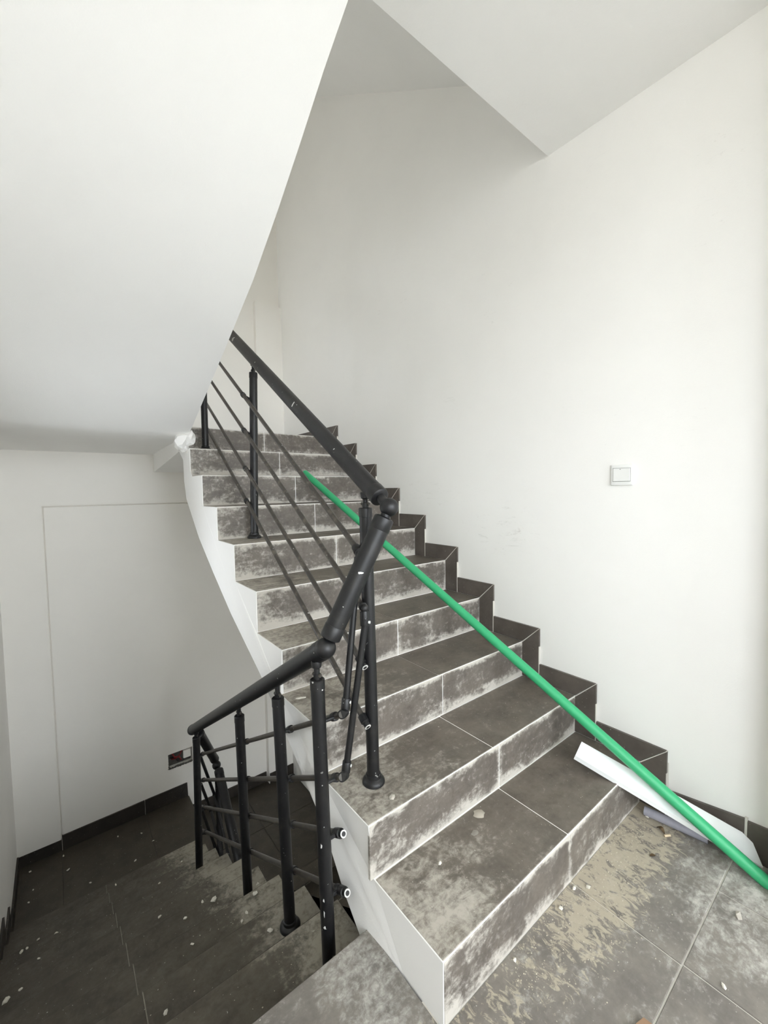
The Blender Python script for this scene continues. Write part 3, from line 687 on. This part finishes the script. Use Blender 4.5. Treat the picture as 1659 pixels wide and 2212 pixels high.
# ================================================================== litter
def chip(loc, sx, sy, sz, seed, label, group=None, mat=None, name='plaster_chip', cat='plaster chip', rot=0.0):
    mb = MB().blob((0, 0, 0), (sx, sy, sz), seed, 0.32, 1, flat=-0.55)
    zmin = min(v[2] for v in mb.v); mb.v = [(v[0] * math.cos(rot) - v[1] * math.sin(rot), v[0] * math.sin(rot) + v[1] * math.cos(rot), v[2] - zmin) for v in mb.v]
    o = mb.build(name, mat or M_CHIP, smooth=20); o.location = loc
    return tag(o, label, cat, group)
T = 0.0017
chip((-0.519, -0.064, T), 0.011, 0.007, 0.005, 1, 'larger of two white plaster chips beside the bottom riser on the mud', rot=0.3)
chip((-0.556, -0.040, T), 0.007, 0.005, 0.006, 2, 'smaller upright white plaster chip touching the bottom riser')
chip((-0.645, -0.046, T), 0.008, 0.005, 0.004, 3, 'white plaster chip on the mud stain midway along the bottom riser')
chip((-0.865, -0.040, T), 0.006, 0.004, 0.004, 4, 'white plaster chip near the left end of the bottom riser')
chip((-0.276, -0.376, T), 0.010, 0.009, 0.011, 5, 'grey stone-like mortar lump alone on the landing tile by the wall', mat=M_STONE, name='rubble_lump', cat='rubble')
chip((-0.517, -0.395, T), 0.008, 0.0055, 0.005, 6, 'white plaster chip on a grout line at the landing centre', rot=0.8)
chip((-0.074, -0.070, T), 0.008, 0.007, 0.009, 7, 'white plaster lump at the mouth of the grey pipe')
chip((-1.009, 0.280, ZN[1] + 0.0022), 0.010, 0.008, 0.006, 8, 'beige mortar crumb on the second stair in front of the post', mat=M_STONE, name='rubble_lump', cat='rubble')
chip((-0.936, 0.160, ZN[0] + 0.0022), 0.008, 0.006, 0.004, 9, 'small white plaster chip at the left of the bottom stair')
chip((-1.095, 0.691, ZN[2] + 0.0022), 0.020, 0.006, 0.003, 10, 'long white paint flake on the third stair behind the railing corner', name='paint_flake', cat='paint flake', rot=-0.4)
o = MB().blob((0, 0, 0), (0.021, 0.018, 0.0035), 12, 0.25, 2, flat=-0.2); o = o.build('plaster_splat', plain('dried_plaster', lin(186, 178, 164), 0.9, 0.08)); o.location = (-0.705, 0.206, ZN[0] + 0.0028); tag(o, 'round dried plaster splat on the bottom stair', 'plaster splat')
o = MB().blob((0, 0, 0), (0.013, 0.009, 0.002), 15, 0.25, 2, flat=-0.2); o = o.build('plaster_splat', plain('dried_grey_plaster', lin(150, 145, 136), 0.9, 0.08)); o.location = (-0.775, 0.165, ZN[0] + 0.0026); tag(o, 'faint grey dried splat left of the round one on the bottom stair', 'plaster splat')
# cigarette butt and leaves
ci = MB().lathe((-0.118, -0.148, 0.0056), (0.9, -0.55, 0), [(-0.011, 0.0038), (0.0, 0.004), (0.012, 0.004)], 14)
tag(ci.build('cigarette_butt', M_CIG, loc=(-0.118, -0.148, 0.0056)), 'pale cigarette butt on the sandy landing below the pole', 'cigarette butt')
def leaf(loc, L, w, curl, seed, label, mat=M_LEAF, rot=0, name='dry_leaf', cat='leaf'):
    vs = []; fs = []; n = 8
    for i in range(n + 1):
        t = i / n; ww = w * math.sin(math.pi * min(max(t, 0.03), 0.97)) ** 0.7
        z = curl * math.sin(t * math.pi) + 0.002; x = (t - 0.5) * L
        for s_ in (-1, 0, 1): vs.append((x, s_ * ww, z + (0.3 * curl if s_ else 0)))
    for i in range(n):
        for k in range(2): a = i * 3 + k; fs.append((a, a + 1, a + 4, a + 3))
    vs2 = [(v[0], v[1], v[2] - 0.0008) for v in vs]; m = len(vs); fs2 = [tuple(i + m for i in f[::-1]) for f in fs]
    zmin = min(v[2] for v in vs2)
    mb = MB().add([(v[0] * math.cos(rot) - v[1] * math.sin(rot), v[0] * math.sin(rot) + v[1] * math.cos(rot), v[2] - zmin) for v in vs + vs2], fs + fs2)
    o = mb.build(name, mat, smooth=60); o.location = loc; return tag(o, label, cat)
leaf((-0.108, -0.125, T), 0.030, 0.008, 0.010, 1, 'curled brown leaf behind the cigarette butt', rot=1.2)
leaf((-0.243, -0.146, T), 0.020, 0.005, 0.003, 2, 'small dark flat leaf scrap on the sandy landing', rot=-0.6)
o = MB().prism([(-0.03, -0.02), (0.035, -0.03), (0.03, 0.012), (-0.01, 0.022), (-0.032, 0.016)], 2, 0, 0.008).build('tile_shard', M_SHARD); o.location = (-0.770, -0.310, T); tag(o, 'brown terracotta shard at the bottom edge of the landing', 'shard')

# plaster crumbs on the downward stairs, each a thing of its own
DC = [[10, -2.011, 3.087], [10, -1.8, 2.934], [10, -1.988, 2.9], [10, -2.008, 2.804], [7, -1.848, 1.960], [8, -1.93, 2.145], [7, -1.983, 1.955], [7, -1.961, 1.962], [6, -1.904, 1.705], [5, -1.946, 1.452], [5, -1.987, 1.441],
      [10, -1.494, 3.046], [10, -1.347, 2.965], [10, -1.289, 2.831], [10, -1.422, 2.721], [8, -1.226, 2.165], [9, -1.563, 2.42], [10, -1.686, 2.718], [7, -1.389, 1.929], [4, -1.286, 1.199], [4, -1.327, 1.222],
      [3, -1.433, 0.935], [4, -1.403, 1.195], [5, -1.466, 1.419], [3, -1.262, 0.9], [3, -1.237, 0.92], [3, -1.181, 0.975], [4, -1.108, 1.15], [2, -1.568, 0.653], [10, -1.826, 3.098], [2, -1.238, 0.677]]
big = {1: 1.5, 10: 1.6, 6: 1.3, 19: 2.0, 26: 1.5, 30: 1.4}
ORD = ['', 'first', 'second', 'third', 'fourth', 'fifth', 'sixth', 'seventh', 'eighth', 'ninth', 'tenth']
def where(i):
    n, x, y = DC[i]; same = sorted([q[1] for q in DC if q[0] == n]); r_ = same.index(x); m = len(same)
    place = 'dark lower landing' if n == 10 else ORD[n] + ' stair down'
    if m == 1: return 'lone pale plaster crumb on the ' + place
    if m == 2: return ('left' if r_ == 0 else 'right') + ' one of two pale plaster crumbs on the ' + place
    pos_ = 'leftmost' if r_ == 0 else ('rightmost' if r_ == m - 1 else ORD[r_ + 1] + ' from left')
    return pos_ + ' of the pale plaster crumbs on the ' + place
for i, (n, x, y) in enumerate(DC):
    k = big.get(i, 1.0) * 0.0072
    z = -n * DH + 0.0022
    if n == 10:
        lab, grp = where(i), 'plaster crumbs on the lower landing'
    else:
        lab, grp = where(i), 'plaster crumbs on the downward stairs'
    chip((x, y, z), k * 1.2, k * 0.75, k * 0.5, 30 + i, lab, grp, rot=i * 0.7)
# fine grit nobody could count
def grit(name, label, pts, seed, mat):
    r = random.Random(seed); mb = MB()
    for (x, y, z, s_) in pts:
        a = r.uniform(0, 6.28); q = []
        for k in range(4): t = a + k * 1.57 + r.uniform(-.3, .3); q.append((x + math.cos(t) * s_ * r.uniform(.7, 1.2), y + math.sin(t) * s_ * r.uniform(.6, 1.1), z))
        mb.add(q + [(x, y, z + s_ * 0.8)], [(0, 1, 4), (1, 2, 4), (2, 3, 4), (3, 0, 4), (3, 2, 1, 0)])
    o = mb.build(name, mat, smooth=0); o['kind'] = 'stuff'; o['label'] = label; o['category'] = 'grit'
    return o
r = random.Random(11)
pts = []
while len(pts) < 620:
    x = r.uniform(-0.9, -0.03); y = -0.025 - abs(r.gauss(0, 0.10))
    if y > -0.40 and not (-0.30 < x - (-0.13) and False): pts.append((x, y, T, r.choice([.0012, .0014, .002, .0026])))
grit('grit', 'sandy grit strewn over the landing along the bottom riser', pts, 1, M_SAND)
pts = []
while len(pts) < 420:
    n = r.randint(1, 9); x = -1.07 - abs(r.gauss(0, 0.22)); y = D0 + (n - 1) * DR + r.uniform(0.02, DR - 0.02)
    if x > XL + 0.03 and not (n == 1 and x > -1.14): pts.append((x, y, -n * DH + 0.0021, r.choice([.0012, .0016, .0024])))
grit('grit', 'pale grit sprinkled over the downward stairs', pts, 2, M_SAND)
pts = []
while len(pts) < 330:
    n = r.randint(0, 5); x = r.uniform(-1.1, -0.05); y = r.uniform(YN[n] + 0.01, YN[n + 1] - 0.01)
    pts.append((x, y, ZN[n] + 0.0021, r.choice([.001, .0012, .0018])))
grit('grit', 'fine pale grit sprinkled over the upward stairs', pts, 3, M_SAND)
